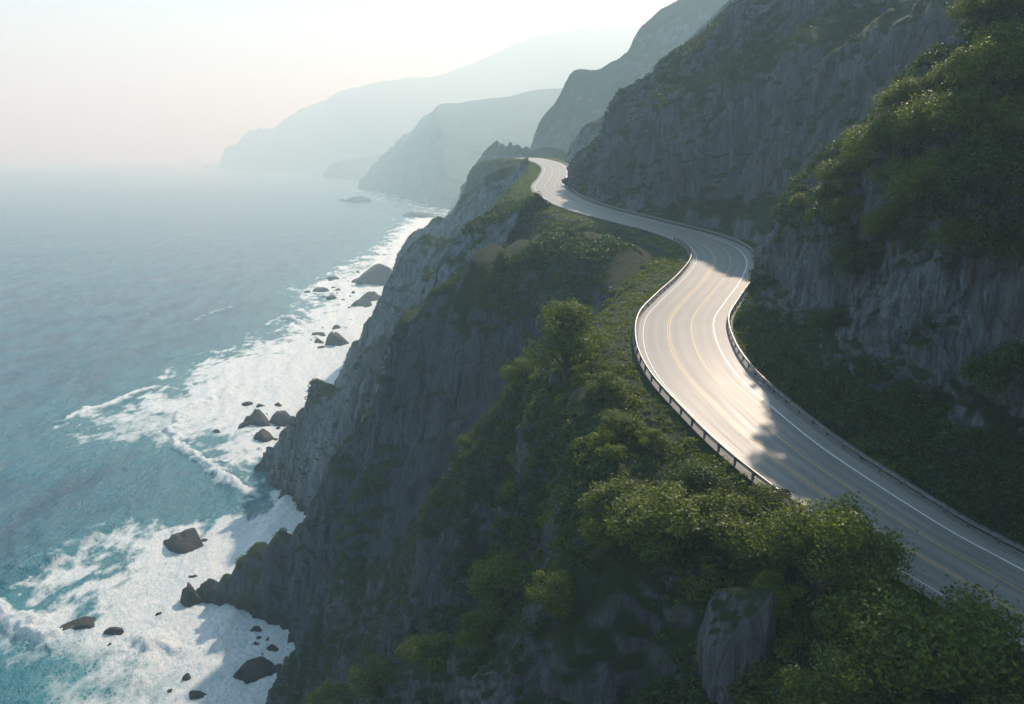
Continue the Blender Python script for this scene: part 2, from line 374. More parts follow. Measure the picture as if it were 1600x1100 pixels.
wall('cliff', 'great grey cliff face above the middle of the road',
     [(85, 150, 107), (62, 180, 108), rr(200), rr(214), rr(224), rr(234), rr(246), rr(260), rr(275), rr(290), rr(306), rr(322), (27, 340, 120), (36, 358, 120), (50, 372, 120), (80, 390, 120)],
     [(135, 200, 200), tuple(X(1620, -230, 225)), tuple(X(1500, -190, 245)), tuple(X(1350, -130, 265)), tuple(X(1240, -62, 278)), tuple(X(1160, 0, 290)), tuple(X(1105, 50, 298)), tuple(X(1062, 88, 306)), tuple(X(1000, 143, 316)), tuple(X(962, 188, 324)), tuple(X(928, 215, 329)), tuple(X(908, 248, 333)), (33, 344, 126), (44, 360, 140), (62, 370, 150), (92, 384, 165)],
     .8, M_mount_haze, 1.1, 4.5, (40, 50, -10), ((0, 0), (.1, .16), (.5, .3), (.62, .55), (.9, .8), (1, 1)), 24., -1, diag=5.0)
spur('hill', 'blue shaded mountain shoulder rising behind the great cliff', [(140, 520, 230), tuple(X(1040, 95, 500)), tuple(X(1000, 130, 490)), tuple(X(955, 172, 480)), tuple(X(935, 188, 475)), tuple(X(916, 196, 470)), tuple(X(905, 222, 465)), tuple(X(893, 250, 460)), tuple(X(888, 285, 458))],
     2.0, M_coast_haze, 1.6, 4.0, (.8, .5, .6), 26., cat='hill', bottom=80)
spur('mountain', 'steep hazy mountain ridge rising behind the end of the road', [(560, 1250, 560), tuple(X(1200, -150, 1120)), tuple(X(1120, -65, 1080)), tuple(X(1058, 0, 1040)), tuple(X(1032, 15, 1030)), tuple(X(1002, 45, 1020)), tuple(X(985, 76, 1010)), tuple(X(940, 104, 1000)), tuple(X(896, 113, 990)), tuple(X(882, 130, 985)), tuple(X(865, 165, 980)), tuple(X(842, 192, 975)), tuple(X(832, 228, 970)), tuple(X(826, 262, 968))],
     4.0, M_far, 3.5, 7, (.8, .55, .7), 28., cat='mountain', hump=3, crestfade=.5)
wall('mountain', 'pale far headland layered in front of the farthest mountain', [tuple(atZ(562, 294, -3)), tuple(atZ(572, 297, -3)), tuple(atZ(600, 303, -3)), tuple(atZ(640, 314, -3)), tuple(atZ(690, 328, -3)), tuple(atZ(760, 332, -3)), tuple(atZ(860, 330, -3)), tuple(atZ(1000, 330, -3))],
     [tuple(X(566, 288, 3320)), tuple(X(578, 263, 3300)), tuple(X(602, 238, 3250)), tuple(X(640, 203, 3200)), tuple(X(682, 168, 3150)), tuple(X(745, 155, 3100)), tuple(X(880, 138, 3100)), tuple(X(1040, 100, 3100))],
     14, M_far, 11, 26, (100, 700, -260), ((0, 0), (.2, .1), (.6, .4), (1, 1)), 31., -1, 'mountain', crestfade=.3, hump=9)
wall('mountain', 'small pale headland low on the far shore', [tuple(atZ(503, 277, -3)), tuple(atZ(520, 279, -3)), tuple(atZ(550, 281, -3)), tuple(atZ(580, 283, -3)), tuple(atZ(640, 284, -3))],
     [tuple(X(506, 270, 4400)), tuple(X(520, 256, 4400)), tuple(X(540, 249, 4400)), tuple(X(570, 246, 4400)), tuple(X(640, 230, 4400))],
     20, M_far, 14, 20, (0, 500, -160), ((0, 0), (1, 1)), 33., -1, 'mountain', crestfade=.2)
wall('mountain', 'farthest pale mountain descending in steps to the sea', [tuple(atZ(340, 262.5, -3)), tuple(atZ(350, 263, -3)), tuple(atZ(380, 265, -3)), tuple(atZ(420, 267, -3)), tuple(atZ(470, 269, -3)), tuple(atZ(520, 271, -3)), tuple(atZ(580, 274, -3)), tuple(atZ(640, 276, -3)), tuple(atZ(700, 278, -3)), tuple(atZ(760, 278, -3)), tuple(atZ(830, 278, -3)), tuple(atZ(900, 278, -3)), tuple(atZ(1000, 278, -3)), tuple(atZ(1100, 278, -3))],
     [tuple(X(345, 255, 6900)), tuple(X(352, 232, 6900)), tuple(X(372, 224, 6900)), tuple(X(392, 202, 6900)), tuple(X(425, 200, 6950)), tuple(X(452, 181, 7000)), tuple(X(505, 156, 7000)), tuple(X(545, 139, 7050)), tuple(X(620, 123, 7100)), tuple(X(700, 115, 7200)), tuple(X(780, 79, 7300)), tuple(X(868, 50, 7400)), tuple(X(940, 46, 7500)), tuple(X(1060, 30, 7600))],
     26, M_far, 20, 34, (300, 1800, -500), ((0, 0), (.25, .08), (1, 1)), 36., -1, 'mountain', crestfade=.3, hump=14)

# ------------------------------------------------------------------ road surface and markings
def ribbon(name, o1, o2, dz, mat, parent=None, i0=0, i1=None, nacross=2):
    A = np.stack([roff(o1+(o2-o1)*t_, dz)[i0:i1] for t_ in np.linspace(0, 1, nacross)], 1)
    F = grid_faces(A.shape[0], nacross)
    o = meshobj(name, A.reshape(-1, 3), F, mat, parent)
    if grid_normals(A)[5, 0, 2] < 0: o.data.flip_normals()
    return o
def road_material():
    m, nt = newmat('road_asphalt'); n = N(nt)
    uv = n('ShaderNodeAttribute', attribute_name='across'); g = n('ShaderNodeNewGeometry')
    a = (uv, 'Fac')
    al = n('ShaderNodeAttribute', attribute_name='along')
    st = n('ShaderNodeCombineXYZ', {0: math_(n, 'MULTIPLY', a, 3.0), 1: math_(n, 'MULTIPLY', (al, 'Fac'), .06)})
    tr = noise(n, st, 1.0, 4, .6, .5)
    pos = (g, 'Position')
    pat = noise(n, pos, .18, 5, .6); fine = noise(n, pos, 22, 3, .7)
    col = mixc(n, mapr(n, tr, .32, .7), (.16, .16, .155), (.29, .285, .265))
    col = mixc(n, mapr(n, pat, .4, .7, 0, .3), col, (.13, .13, .13))
    # wheel tracks: two darker bands in each lane
    for c0 in (-4.6, -2.9, -.9, .8, 2.4, 3.8):
        w = math_(n, 'ABSOLUTE', math_(n, 'SUBTRACT', a, c0))
        col = mixc(n, math_(n, 'MULTIPLY', mapr(n, w, .1, .55, .4, 0), mapr(n, tr, .3, .6, .4, 1)), col, (.11, .11, .108))
    vor = n('ShaderNodeTexVoronoi', {'Vector': pos, 'Scale': .28}, feature='DISTANCE_TO_EDGE')
    ck = math_(n, 'MULTIPLY', mapr(n, vor, 0, .012, 1, 0), mapr(n, noise(n, pos, .12, 2), .5, .62))
    col = mixc(n, math_(n, 'MULTIPLY', ck, .6), col, (.06, .06, .06))
    col = mixc(n, mapr(n, fine, .4, .6, .18, 0), col, (.1, .1, .1))
    b = n('ShaderNodeBump', {'Height': fine, 'Strength': .35, 'Distance': .01})
    p = n('ShaderNodeBsdfPrincipled', {'Base Color': col, 'Roughness': mapr(n, tr, .3, .7, .46, .60), 'Normal': b, 'Specular IOR Level': .4}); finish(n, p); return m
M_road = road_material()
M_white = simple_mat('worn_white_paint', (.75, .75, .72), .5, 0, .12, 3)
M_yellow = simple_mat('worn_yellow_paint', (.52, .33, .08), .5, 0, .25, 3)
M_steel = simple_mat('galvanised_steel', (.22, .225, .23), .45, .7, .3, 2)
M_post = simple_mat('weathered_post', (.10, .095, .09), .7, .1, .3, 6)
M_conc = simple_mat('road_edge_concrete', (.17, .165, .15), .8, 0, .2, 2)
nac = 15
road = ribbon('road', -HW, HW, .0, M_road, nacross=nac)
at = road.data.attributes.new('across', 'FLOAT', 'POINT'); at.data.foreach_set('value', np.tile(np.linspace(-HW, HW, nac), len(RL)).astype(np.float32))
at = road.data.attributes.new('along', 'FLOAT', 'POINT'); at.data.foreach_set('value', np.repeat(RS, nac).astype(np.float32))
tag(road, 'pale winding two lane coast road along the cliffs', 'road', kind='structure')
i_near = int(np.argmin(np.abs(RL[:, 1]-100)))
for nm, c, w, mt in (('edge_line', 4.55, .17, M_white), ('edge_line', -5.55, .09, M_white), ('center_line', 1.35, .13, M_yellow), ('center_line', -2.08, .11, M_yellow), ('center_line', -1.76, .11, M_yellow)):
    l = ribbon(nm, c-w/2, c+w/2, .005, mt, road)
# ------------------------------------------------------------------ guardrails
BEAM = [(-.03, -.16), (.05, -.10), (.05, -.06), (-.02, 0), (.05, .06), (.05, .10), (-.03, .16)]
def guardrail(label, o, i0, i1, post, flip):
    g = empty('guardrail', tuple(roff(o)[i1])); base = np.array(g.location)
    tag(g, label, 'guardrail')
    C = roff(o)[i0:i1]; Nn = RN[i0:i1]
    A = np.stack([C + Nn*(flip*b*1.6) + np.array([0, 0, .62+.0+hz*1.35]) for b, hz in BEAM], 1) - base
    F = grid_faces(A.shape[0], A.shape[1])
    r = meshobj('rail', A.reshape(-1, 3), F, M_steel, g); md = r.modifiers.new('t', 'SOLIDIFY'); md.thickness = .03
    tp = np.stack([C + Nn*(dx_) + np.array([0, 0, dz_]) for dx_, dz_ in ((-.09, .86), (.09, .86), (.09, .80), (-.09, .80), (-.09, .86))], 1) - base
    meshobj('top_rail', tp.reshape(-1, 3), grid_faces(tp.shape[0], 5), M_steel, g, smooth=False)
    # posts: near ones are parts of their own, the rest one run of posts
    def pv(i):
        c = roff(o)[i]; n_, t_ = RN[i], T[i]
        vs = []
        for z_, s_ in ((-.35, .11), (.82, .10), (.86, .07)):
            for a_, b_ in ((-1, -1), (1, -1), (1, 1), (-1, 1)):
                vs.append(c + n_*(a_*s_ - flip*.14) + t_*(b_*s_*.8) + np.array([0, 0, z_]))
        # spacer block behind the beam
        for z_ in (.45, .75):
            for a_, b_ in ((-.14, -.06), (.02, -.06), (.02, .06), (-.14, .06)):
                vs.append(c + n_*(flip*a_) + t_*b_ + np.array([0, 0, z_]))
        f = [(0, 1, 5, 4), (1, 2, 6, 5), (2, 3, 7, 6), (3, 0, 4, 7), (4, 5, 9, 8), (5, 6, 10, 9), (6, 7, 11, 10), (7, 4, 8, 11), (8, 9, 10, 11),
             (12, 13, 17, 16), (13, 14, 18, 17), (14, 15, 19, 18), (15, 12, 16, 19), (16, 17, 18, 19), (15, 14, 13, 12)]
        return np.array(vs)-base, np.array(f)
    ids = list(range(i1-3, i0, -int(post/.5)))
    for i in ids[:60]:
        v_, f_ = pv(i); meshobj('post', v_, f_, M_post, g, smooth=False)
    if len(ids) > 60:
        V_, F_ = [], []
        for k_, i in enumerate(ids[60:]):
            v_, f_ = pv(i); V_.append(v_); F_.append(f_+20*k_)
        o_ = meshobj('post', np.vstack(V_), np.vstack(F_), M_post, g, smooth=False); o_['kind'] = 'stuff'
    return g
iL1 = int(np.argmin(np.abs(roff(-HW)[:, 0]*0 + RL[:, 1] - 76.5)))
i40 = int(np.argmin(np.abs(RL[:, 1]-46)))
i0 = int(np.argmin(np.abs(RL[:, 1]-500)))
i0L = int(np.argmin(np.abs(RL[:, 1]-211)))
guardrail('long steel guardrail along the foot of the rock wall', HW+.45, i0, i40, 3.0, -1)
guardrail('steel guardrail on the seaward edge with white road showing between its posts', -HW-.35, i0L, iL1, 3.0, 1)
ribbon('road_edge', -HW-.75, -HW+.0, -.03, M_conc, road)
ribbon('road_edge', HW-.0, HW+1.0, -.03, M_conc, road)

# ------------------------------------------------------------------ sea
def poly_sd(pts, X_, Y_):
    """signed distance to a closed polygon, inside positive"""
    pts = np.array(pts); d = np.full(X_.shape, 1e9); ins = np.zeros(X_.shape, bool)
    for a, b in zip(pts, np.roll(pts, -1, 0)):
        e = b-a; wx, wy = X_-a[0], Y_-a[1]
        t_ = np.clip((wx*e[0]+wy*e[1])/(e@e+1e-9), 0, 1)
        d = np.minimum(d, np.hypot(wx-e[0]*t_, wy-e[1]*t_))
        c = ((a[1] > Y_) != (b[1] > Y_)) & (X_ < (b[0]-a[0])*(Y_-a[1])/(b[1]-a[1]+1e-12)+a[0]); ins ^= c
    return np.where(ins, d, -d)
def line_d(pts, X_, Y_):
    """distance to a polyline, signed side distance, param 0..1"""
    pts = np.array(pts); d = np.full(X_.shape, 1e9); sd = np.zeros(X_.shape); par = np.zeros(X_.shape)
    for i, (a, b) in enumerate(zip(pts[:-1], pts[1:])):
        e = b-a; wx, wy = X_-a[0], Y_-a[1]
        t_ = np.clip((wx*e[0]+wy*e[1])/(e@e+1e-9), 0, 1); dd = np.hypot(wx-e[0]*t_, wy-e[1]*t_)
        s_ = np.sign(wx*e[1]-wy*e[0]); m = dd < d
        d = np.where(m, dd, d); sd = np.where(m, s_*dd, sd); par = np.where(m, (i+t_)/(len(pts)-1), par)
    return d, sd, par
def sea_pts(px): return [tuple(atZ(u, v)[:2]) for u, v in px]
FO1 = sea_pts([(-40, 985), (30, 965), (75, 915), (135, 875), (150, 838), (200, 822), (262, 815), (330, 798), (395, 785), (420, 760), (395, 735), (350, 715), (322, 700), (400, 640), (520, 560), (640, 560), (640, 1000), (560, 1120), (520, 1300), (200, 1300), (-40, 1250)])
FO2 = sea_pts([(92, 668), (120, 648), (170, 632), (235, 612), (262, 575), (300, 562), (350, 548), (420, 520), (470, 470), (440, 455), (500, 430), (560, 400), (630, 340), (760, 340), (760, 640), (480, 700), (420, 790), (380, 745), (330, 735), (262, 705), (190, 704), (110, 690)])
FO3 = sea_pts([(440, 258), (400, 266), (480, 270), (560, 283), (520, 298), (545, 312), (590, 322), (600, 335), (640, 350), (760, 360), (760, 300), (600, 275)])
ang = np.concatenate([np.linspace(-88, -36, 50)[:-1], np.linspace(-36, 6, 760)[:-1], np.linspace(6, 88, 50)])
dep = np.concatenate([np.linspace(60, 38, 20)[:-1], np.linspace(38, 20, 230)[:-1], np.linspace(20, 9, 250)[:-1], np.linspace(9, 2, 200)[:-1], np.geomspace(2, .085, 60)])
dist = CAMZ/np.tan(np.radians(dep))
TH, DD = np.meshgrid(np.radians(ang), dist, indexing='ij')
SX, SY = np.sin(TH)*DD, np.cos(TH)*DD
P0 = np.stack([SX, SY, 0*SX], -1)
near = np.interp(DD, [0, 900, 2500, 6000], [1, 1, .5, 0])
wv = lambda sx, sy, o_: perlin(np.stack([SX/sx, SY/sy, 0*SX+o_], -1))
warp = 14*wv(60, 130, 3.3) + 4*wv(22, 30, 8.1)
def swell(lam, th, o_, sharp=1.6):
    ph = (SX*math.cos(th)+SY*math.sin(th)+warp)*2*math.pi/lam + o_
    s_ = .5+.5*np.sin(ph); return s_**sharp
grp = .5+.5*np.clip(wv(90, 150, 1.7)*2, -1, 1)
zz = 1.05*swell(24, R(186), .4)*(.35+grp) + .42*swell(11, R(199), 2.)*(1.2-grp) + .16*swell(6.3, R(170), 1.)
zz += .36*wv(4.6, 6.5, 5.) + .14*wv(2.2, 3.1, 9.) + .35*wv(9, 14, 2.) 
zz *= near
tn = fbm(np.stack([SX/22, SY/34, 0*SX+2], -1), 5, .6); tn2 = fbm(np.stack([SX/5, SY/9, 0*SX+7], -1), 4, .6)
foam = np.zeros_like(SX)
for poly, wdt, thr in ((FO1, 15, .95), (FO2, 26, .86), (FO3, 200, .6)):
    sd = poly_sd(poly, SX, SY); foam = np.maximum(foam, thr*sstep(-.35, 1.6, sd/wdt + 1.0*tn + .6*tn2))
# greener, thinner water inside the foam
for c_, r1, r2, amt in ((atZ(40, 1060), 34, 20, .62), (atZ(230, 1085), 22, 13, .28), (atZ(240, 668), 34, 40, .35), (atZ(400, 690), 10, 22, .15), (atZ(420, 455), 30, 55, .4), (atZ(560, 420), 20, 90, .25), (atZ(330, 780), 12, 10, .35)):
    q = np.hypot((SX-c_[0])/r1, (SY-c_[1])/r2); foam *= 1-amt*np.exp(-q*q)*(1+.5*tn2)
shelf = np.zeros_like(SX)
for poly, wdt in ((FO1, 45), (FO2, 60)):
    shelf = np.maximum(shelf, sstep(-1, .6, poly_sd(poly, SX, SY)/wdt + .2*tn))
# breaking crests: (polyline, height, width, foam)
BR = [([(402, 597), (372, 606), (345, 620), (315, 634), (290, 642), (276, 660), (268, 682), (276, 700), (300, 714), (322, 726), (335, 738), (352, 757), (382, 768), (408, 778)], 2.4, 2.6, 1.0),
      ([(92, 662), (135, 645), (175, 632), (215, 614), (250, 606)], 1.6, 2.4, .8),
      ([(-30, 960), (8, 968), (25, 978), (45, 990), (60, 1003), (72, 1010)], 3.6, 3.2, 1.0),
      ([(-20, 925), (30, 895), (75, 876), (118, 855), (150, 832), (190, 818)], 1.9, 4.2, .25),
      ([(215, 1004), (240, 1012), (268, 1026)], 1.6, 1.8, .8),
      ([(440, 498), (458, 500), (475, 510)], 2.2, 3.0, .7),
      ([(415, 512), (440, 496), (470, 500)], 1.0, 4.0, .5),
      ([(120, 1025), (160, 1022), (205, 1018)], .7, 1.6, .6),
      ([(300, 505), (340, 488), (370, 478)], .9, 4.0, .3),
      ([(480, 610), (492, 616), (505, 617)], 1.6, 2.4, .8),
      ([(250, 560), (300, 556), (345, 548)], .8, 3.2, .3)]
WX = 3.2*wv(9, 9, 41.)+1.3*wv(3, 3, 45.); WY = 3.2*wv(9, 9, 51.)+1.3*wv(3, 3, 55.)
for pts, hh, ww, fo in BR:
    d_, sd, par = line_d(sea_pts(pts), SX+WX, SY+WY); m = d_ < ww*6
    wob = 1+1.1*perlin(np.stack([SX/3.2, SY/3.2, 0*SX+4], -1))+.8*perlin(np.stack([SX/9, SY/9, 0*SX+6], -1)); ends = sstep(0, .1, par)*sstep(1.0, .9, par)
    prof = np.where(sd > 0, np.exp(-(d_/(ww*.75))**2), np.exp(-(d_/(ww*1.7))**2))
    zz = zz + np.where(m, hh*prof*(.35+.65*ends)*(.55+.45*wob), 0)
    foam = np.maximum(foam, np.where(m, fo*np.exp(-(np.where(sd > 0, d_/(ww*.95), d_/(ww*1.1)))**2)*(.55+.5*wob)*(.4+.6*ends), 0))
# whitecap flecks
wc = sstep(.80, 1.0, perlin(np.stack([SX/3.3, SY/3.3, 0*SX+31], -1))+.35*tn)*near
foam = np.maximum(foam, .7*wc)
# churned foam has relief
zz += foam*near*(.30*wv(1.6, 1.6, 12.)+.32*wv(3.5, 4.5, 22.) + .16*fbm(np.stack([SX/.9, SY/1.2, 0*SX], -1), 2))
zz *= np.interp(foam*np.interp(DD, [0, 400, 1500], [1, 1, .4]), [0, 1], [1, .8])
P0[..., 2] = zz
def sea_material():
    m, nt = newmat('sea_water'); n = N(nt)
    g = n('ShaderNodeNewGeometry'); pos = (g, 'Position')
    fa = n('ShaderNodeAttribute', attribute_name='foam'); sh_ = n('ShaderNodeAttribute', attribute_name='shelf')
    mp = n('ShaderNodeMapping', {'Vector': pos, 'Scale': (1, .62, 1), 'Rotation': (0, 0, R(10))})
    w1 = noise(n, mp, .55, 4, .62, .3); w2 = noise(n, mp, 2.2, 3, .6)
    w0 = noise(n, n('ShaderNodeMapping', {'Vector': pos, 'Scale': (1, .4, 1)}), .06, 5, .6, .4)
    hg = math_(n, 'ADD', math_(n, 'MULTIPLY', w1, .9), math_(n, 'ADD', math_(n, 'MULTIPLY', w2, .22), math_(n, 'MULTIPLY', w0, 1.8)))
    bw = n('ShaderNodeBump', {'Height': hg, 'Strength': 1.0, 'Distance': 1.7})
    deep = mixc(n, mapr(n, w0, .38, .62), (.004, .065, .115), (.012, .13, .19))
    wc_ = mixc(n, (sh_, 'Fac'), deep, (.025, .18, .22))
    water = n('ShaderNodeBsdfPrincipled', {'Base Color': wc_, 'Roughness': .2, 'IOR': 1.33, 'Specular IOR Level': .4, 'Normal': bw})
    # lacy foam: thin lines where foam is sparse, closed where it is thick
    v1 = n('ShaderNodeTexVoronoi', {'Vector': mixc(n, .35, mp, (noise(n, mp, .5, 3), 'Color')), 'Scale': .42}, feature='DISTANCE_TO_EDGE')
    v2 = n('ShaderNodeTexVoronoi', {'Vector': mixc(n, .2, mp, (noise(n, mp, 1.2, 3), 'Color')), 'Scale': 1.1}, feature='DISTANCE_TO_EDGE')
    lace = math_(n, 'MINIMUM', math_(n, 'MULTIPLY', v1, 1.6), math_(n, 'MULTIPLY', v2, 2.6))
    nn = math_(n, 'ADD', math_(n, 'MULTIPLY', noise(n, mp, .8, 6, .7), .6), math_(n, 'MULTIPLY', noise(n, n('ShaderNodeMapping', {'Vector': pos, 'Scale': (1.0, .28, 1), 'Rotation': (0, 0, R(-8))}), .22, 6, .68, 1.2), .5))
    f1 = math_(n, 'SUBTRACT', math_(n, 'MULTIPLY', (fa, 'Fac'), 1.42), math_(n, 'ADD', math_(n, 'MULTIPLY', lace, .55), math_(n, 'MULTIPLY', nn, .75)))
    ff = mapr(n, f1, -.12, .45)
    fn = noise(n, mp, 1.6, 7, .72); fn2 = noise(n, mp, 5.5, 4, .7)
    bf = n('ShaderNodeBump', {'Height': math_(n, 'ADD', fn, math_(n, 'MULTIPLY', fn2, .35)), 'Strength': 1.0, 'Distance': .9})
    fcol = mixc(n, mapr(n, math_(n, 'ADD', math_(n, 'MULTIPLY', fn, .5), math_(n, 'MULTIPLY', nn, .5)), .38, .56), (.36, .56, .62), (.80, .83, .82))
    fm = n('ShaderNodeBsdfPrincipled', {'Base Color': fcol, 'Roughness': .6, 'Normal': bf, 'Specular IOR Level': .4})
    mx = n('ShaderNodeMixShader', {0: ff, 1: water, 2: fm}); finish(n, mx); return m
M_sea = sea_material()
sea = meshobj('sea', P0.reshape(-1, 3), grid_faces(*SX.shape), M_sea)
if grid_normals(P0)[300, 100, 2] < 0: sea.data.flip_normals()
for nm, ar in (('foam', foam), ('shelf', shelf)):
    a_ = sea.data.attributes.new(nm, 'FLOAT', 'POINT'); a_.data.foreach_set('value', ar.ravel().astype(np.float32))
tag(sea, 'teal ocean with white surf along the foot of the cliffs', 'sea', kind='structure')

# ------------------------------------------------------------------ rocks standing in the water
def ico(sub):
    import bmesh
    bm = bmesh.new(); bmesh.ops.create_icosphere(bm, subdivisions=sub, radius=1)
    V = np.array([v.co[:] for v in bm.verts]); F = np.array([[v.index for v in f.verts] for f in bm.faces]); bm.free(); return V, F
ICO5, ICO4, ICO3 = ico(5), ico(4), ico(3)
def rock(u, v, w, h, label, seed, name='sea_rock', cat='rock', skew=0.0, group='rocks standing in the surf', elong=1.3, rot=None):
    """(u,v): middle of its waterline; w,h: size as seen, turned into metres at its distance"""
    b = atZ(u, v); d = np.linalg.norm(b-np.array([0, 0, CAMZ])); wm = w*d/FPX; ca = CAMZ/d
    hm = max(.3*wm, h*d/FPX*.8); V, F = ICO5 if w > 45 else (ICO4 if w > 14 else ICO3)
    a = V.copy(); q = V*1.1+seed*3.7
    r_ = 1+.42*fbm(q, 3)+.16*fbm(q*2.6, 3, .55, True)
    # facet it a little: clip by random planes
    r2 = np.random.default_rng(int(seed*10)+5)
    a = a*r_[:, None]
    for _ in range(11):
        nn = r2.normal(size=3); nn[2] = abs(nn[2])*.8; nn /= np.linalg.norm(nn); c = r2.uniform(.62, .95); dd = a@nn-c
        a = np.where((dd > 0)[:, None], a-nn*(dd*.88)[:, None], a)
    a *= np.array([wm*.52, wm*.52/elong*1.15, hm]); a[:, 0] += skew*a[:, 2]
    th = r2.uniform(-.5, .5) if rot is None else rot; c, s = math.cos(th), math.sin(th)
    a = np.stack([a[:, 0]*c-a[:, 1]*s, a[:, 0]*s+a[:, 1]*c, a[:, 2]], -1)
    o = meshobj(name, a, F, M_rock); o.location = (b[0], b[1]+wm*.25, -.12*hm)
    tag(o, label, cat, group); return o
RK = [
 (282, 862, 66, 32, 'large smooth brown boulder alone in the lower foam'),
 (318, 848, 16, 6, 'small flat rock just right of the large smooth brown boulder'),
 (122, 988, 52, 24, 'long slanted brown rock behind the left edge breaker'),
 (175, 992, 27, 15, 'small dark rock right of the long slanted brown rock'),
 (170, 1010, 9, 5, 'tiny dark stone below the small dark rock in the lower left foam'),
 (247, 964, 14, 7, 'little flat stone between the slanted rock and the cliff toe'),
 (291, 1066, 17, 15, 'round black stone at the bottom in the blue shadowed foam'),
 (265, 1084, 13, 8, 'low black stone left of the round black stone at the bottom'),
 (303, 1096, 34, 18, 'dark flat rock cut by the bottom edge of the picture'),
 (397, 1056, 56, 24, 'broad low dark rock near the foot of the rounded spur'),
 (432, 1052, 26, 16, 'dark rock touching the broad low rock on its cliff side'),
 (400, 988, 19, 10, 'small dark stone in the shadowed cove foam'),
 (424, 1018, 20, 9, 'flat dark stone in the cove above the broad low rock'),
 (443, 968, 13, 6, 'small stone in the cove near the cliff foot'),
 (458, 1005, 26, 26, 'dark boulder leaning on the foot of the rounded spur'),
 (296, 948, 40, 38, 'round dark boulder at the very toe of the broad spur'),
 (302, 908, 17, 10, 'small cap rock above the round boulder at the toe of the spur'),
 (330, 938, 46, 42, 'rounded boulder between toe boulder and the broad spur'),
 (400, 668, 48, 30, 'tall dark rock leading the group off the second spur'),
 (381, 670, 20, 18, 'pointed dark rock on the seaward side of the tall dark rock'),
 (410, 690, 40, 22, 'low lumpy dark rock in front of the tall dark rock'),
 (440, 664, 46, 30, 'jagged rock joined to the foot of the second spur'),
 (336, 677, 17, 7, 'small pointed rock alone in the foam off the second spur'),
 (405, 638, 14, 10, 'small triangular rock beyond the tall dark rock'),
 (430, 637, 14, 7, 'flat rock right of the small triangular rock'),
 (384, 634, 20, 4, 'thin low reef left of the small triangular rock'),
 (525, 540, 38, 20, 'blocky dark rock in a reef by the middle cliffs'),
 (496, 537, 20, 10, 'flat rock left of the blocky dark reef rock'),
 (500, 545, 12, 6, 'pointed stone in front of the blocky dark reef rock'),
 (495, 526, 26, 8, 'long reef rock behind the blocky dark reef rock'),
 (525, 514, 16, 8, 'small reef stone beside the middle cliff foot'),
 (592, 445, 62, 46, 'big peaked sea stack standing off the hazy cliffs'),
 (556, 442, 20, 8, 'low rock at the seaward foot of the big peaked stack'),
 (520, 437, 20, 7, 'pointed low rock further out than the big peaked stack'),
 (500, 457, 26, 8, 'long low rock in the pale surf left of the stack'),
 (480, 458, 12, 5, 'tiny rock at the outer end of the pale surf rocks'),
 (518, 468, 20, 9, 'pointed brown rock in the pale surf below the stack'),
 (528, 455, 14, 5, 'small flat rock between the long low rock and the stack'),
 (575, 470, 40, 18, 'knobbly rock shelf between the big stack and the cliff'),
 (562, 480, 36, 12, 'flat rock shelf in front of the knobbly one'),
 (545, 482, 8, 4, 'tiny stone in the surf beside the flat rock shelf'),
 (640, 339, 24, 13, 'small angular stack off the pale far headland'),
 (660, 340, 40, 4, 'thin reef joining the angular stack to the shore'),
 (560, 316, 40, 7, 'long low islet with white surf off the far headland'),
 (532, 314, 14, 3, 'tiny reef at the seaward end of the long low islet'),
 (492, 275, 18, 3, 'faint low islet near the foot of the farthest mountain'),
 (325, 262, 16, 4, 'tiny islet at the tip of the farthest headland'),
 (300, 254, 20, 3, 'farthest thin islet near the horizon'),
]
for i, (u, v, w, h, lab) in enumerate(RK):
    rock(u, v, w, h, lab, i*1.37+.5)

r9 = np.random.default_rng(77)
for lab, grp_, boxes in (('small dark stone awash in the shadowed cove foam', 'small stones in the cove', [(395, 965, 465, 1060, 16)]),
                         ('small dark stone awash along the middle cliff foot', 'small stones under the middle cliffs', [(482, 500, 560, 550, 9), (540, 440, 600, 490, 8)]),
                         ('little stone in the pale surf around the peaked stack', 'little stones in the pale surf', [(470, 425, 560, 475, 9)]),
                         ('little black stone in the foam near the second spur', 'little stones off the second spur', [(375, 625, 450, 700, 8)])):
    k_ = 0
    for (u0, v0, u1, v1, n_) in boxes:
        for _ in range(n_):
            k_ += 1; rock(r9.uniform(u0, u1), r9.uniform(v0, v1), r9.uniform(4, 11), r9.uniform(3, 6), lab, 200+k_*1.7+u0, group=grp_)

# ------------------------------------------------------------------ vegetation
def leaves(C, Nn, size, rg, jit=.7, aspect=.6):
    """one diamond leaf per centre; facing Nn with scatter"""
    n = len(C); a = Nn + rg.normal(size=(n, 3))*jit; a /= np.linalg.norm(a, axis=1)[:, None]
    r_ = rg.normal(size=(n, 3)); t1 = np.cross(a, r_); t1 /= np.linalg.norm(t1, axis=1)[:, None]+1e-9; t2 = np.cross(a, t1)
    s_ = (size*rg.uniform(.6, 1.35, n))[:, None]*.5
    V = np.stack([C-t1*s_, C+t2*s_*aspect+a*s_*.18, C+t1*s_, C-t2*s_*aspect+a*s_*.18], 1).reshape(-1, 3)
    return V, np.arange(n*4).reshape(n, 4)
def blob_leaves(C, rad, per, lsize, rg, squash=.8):
    """bush clumps: leaves through the outer shell of a lumpy dome round each centre"""
    n = len(C); idx = np.repeat(np.arange(n), per); m = len(idx)
    d = rg.normal(size=(m, 3)); d[:, 2] = np.abs(d[:, 2])*.9-.15; d /= np.linalg.norm(d, axis=1)[:, None]
    lump = 1+.35*perlin(d*2.2+idx[:, None]*3.1)
    rr_ = rad[idx]*lump*rg.uniform(.35, 1, m)**.45
    off = d*rr_[:, None]; off[:, 2] *= squash
    return leaves(C[idx]+off, d, np.full(m, lsize), rg)
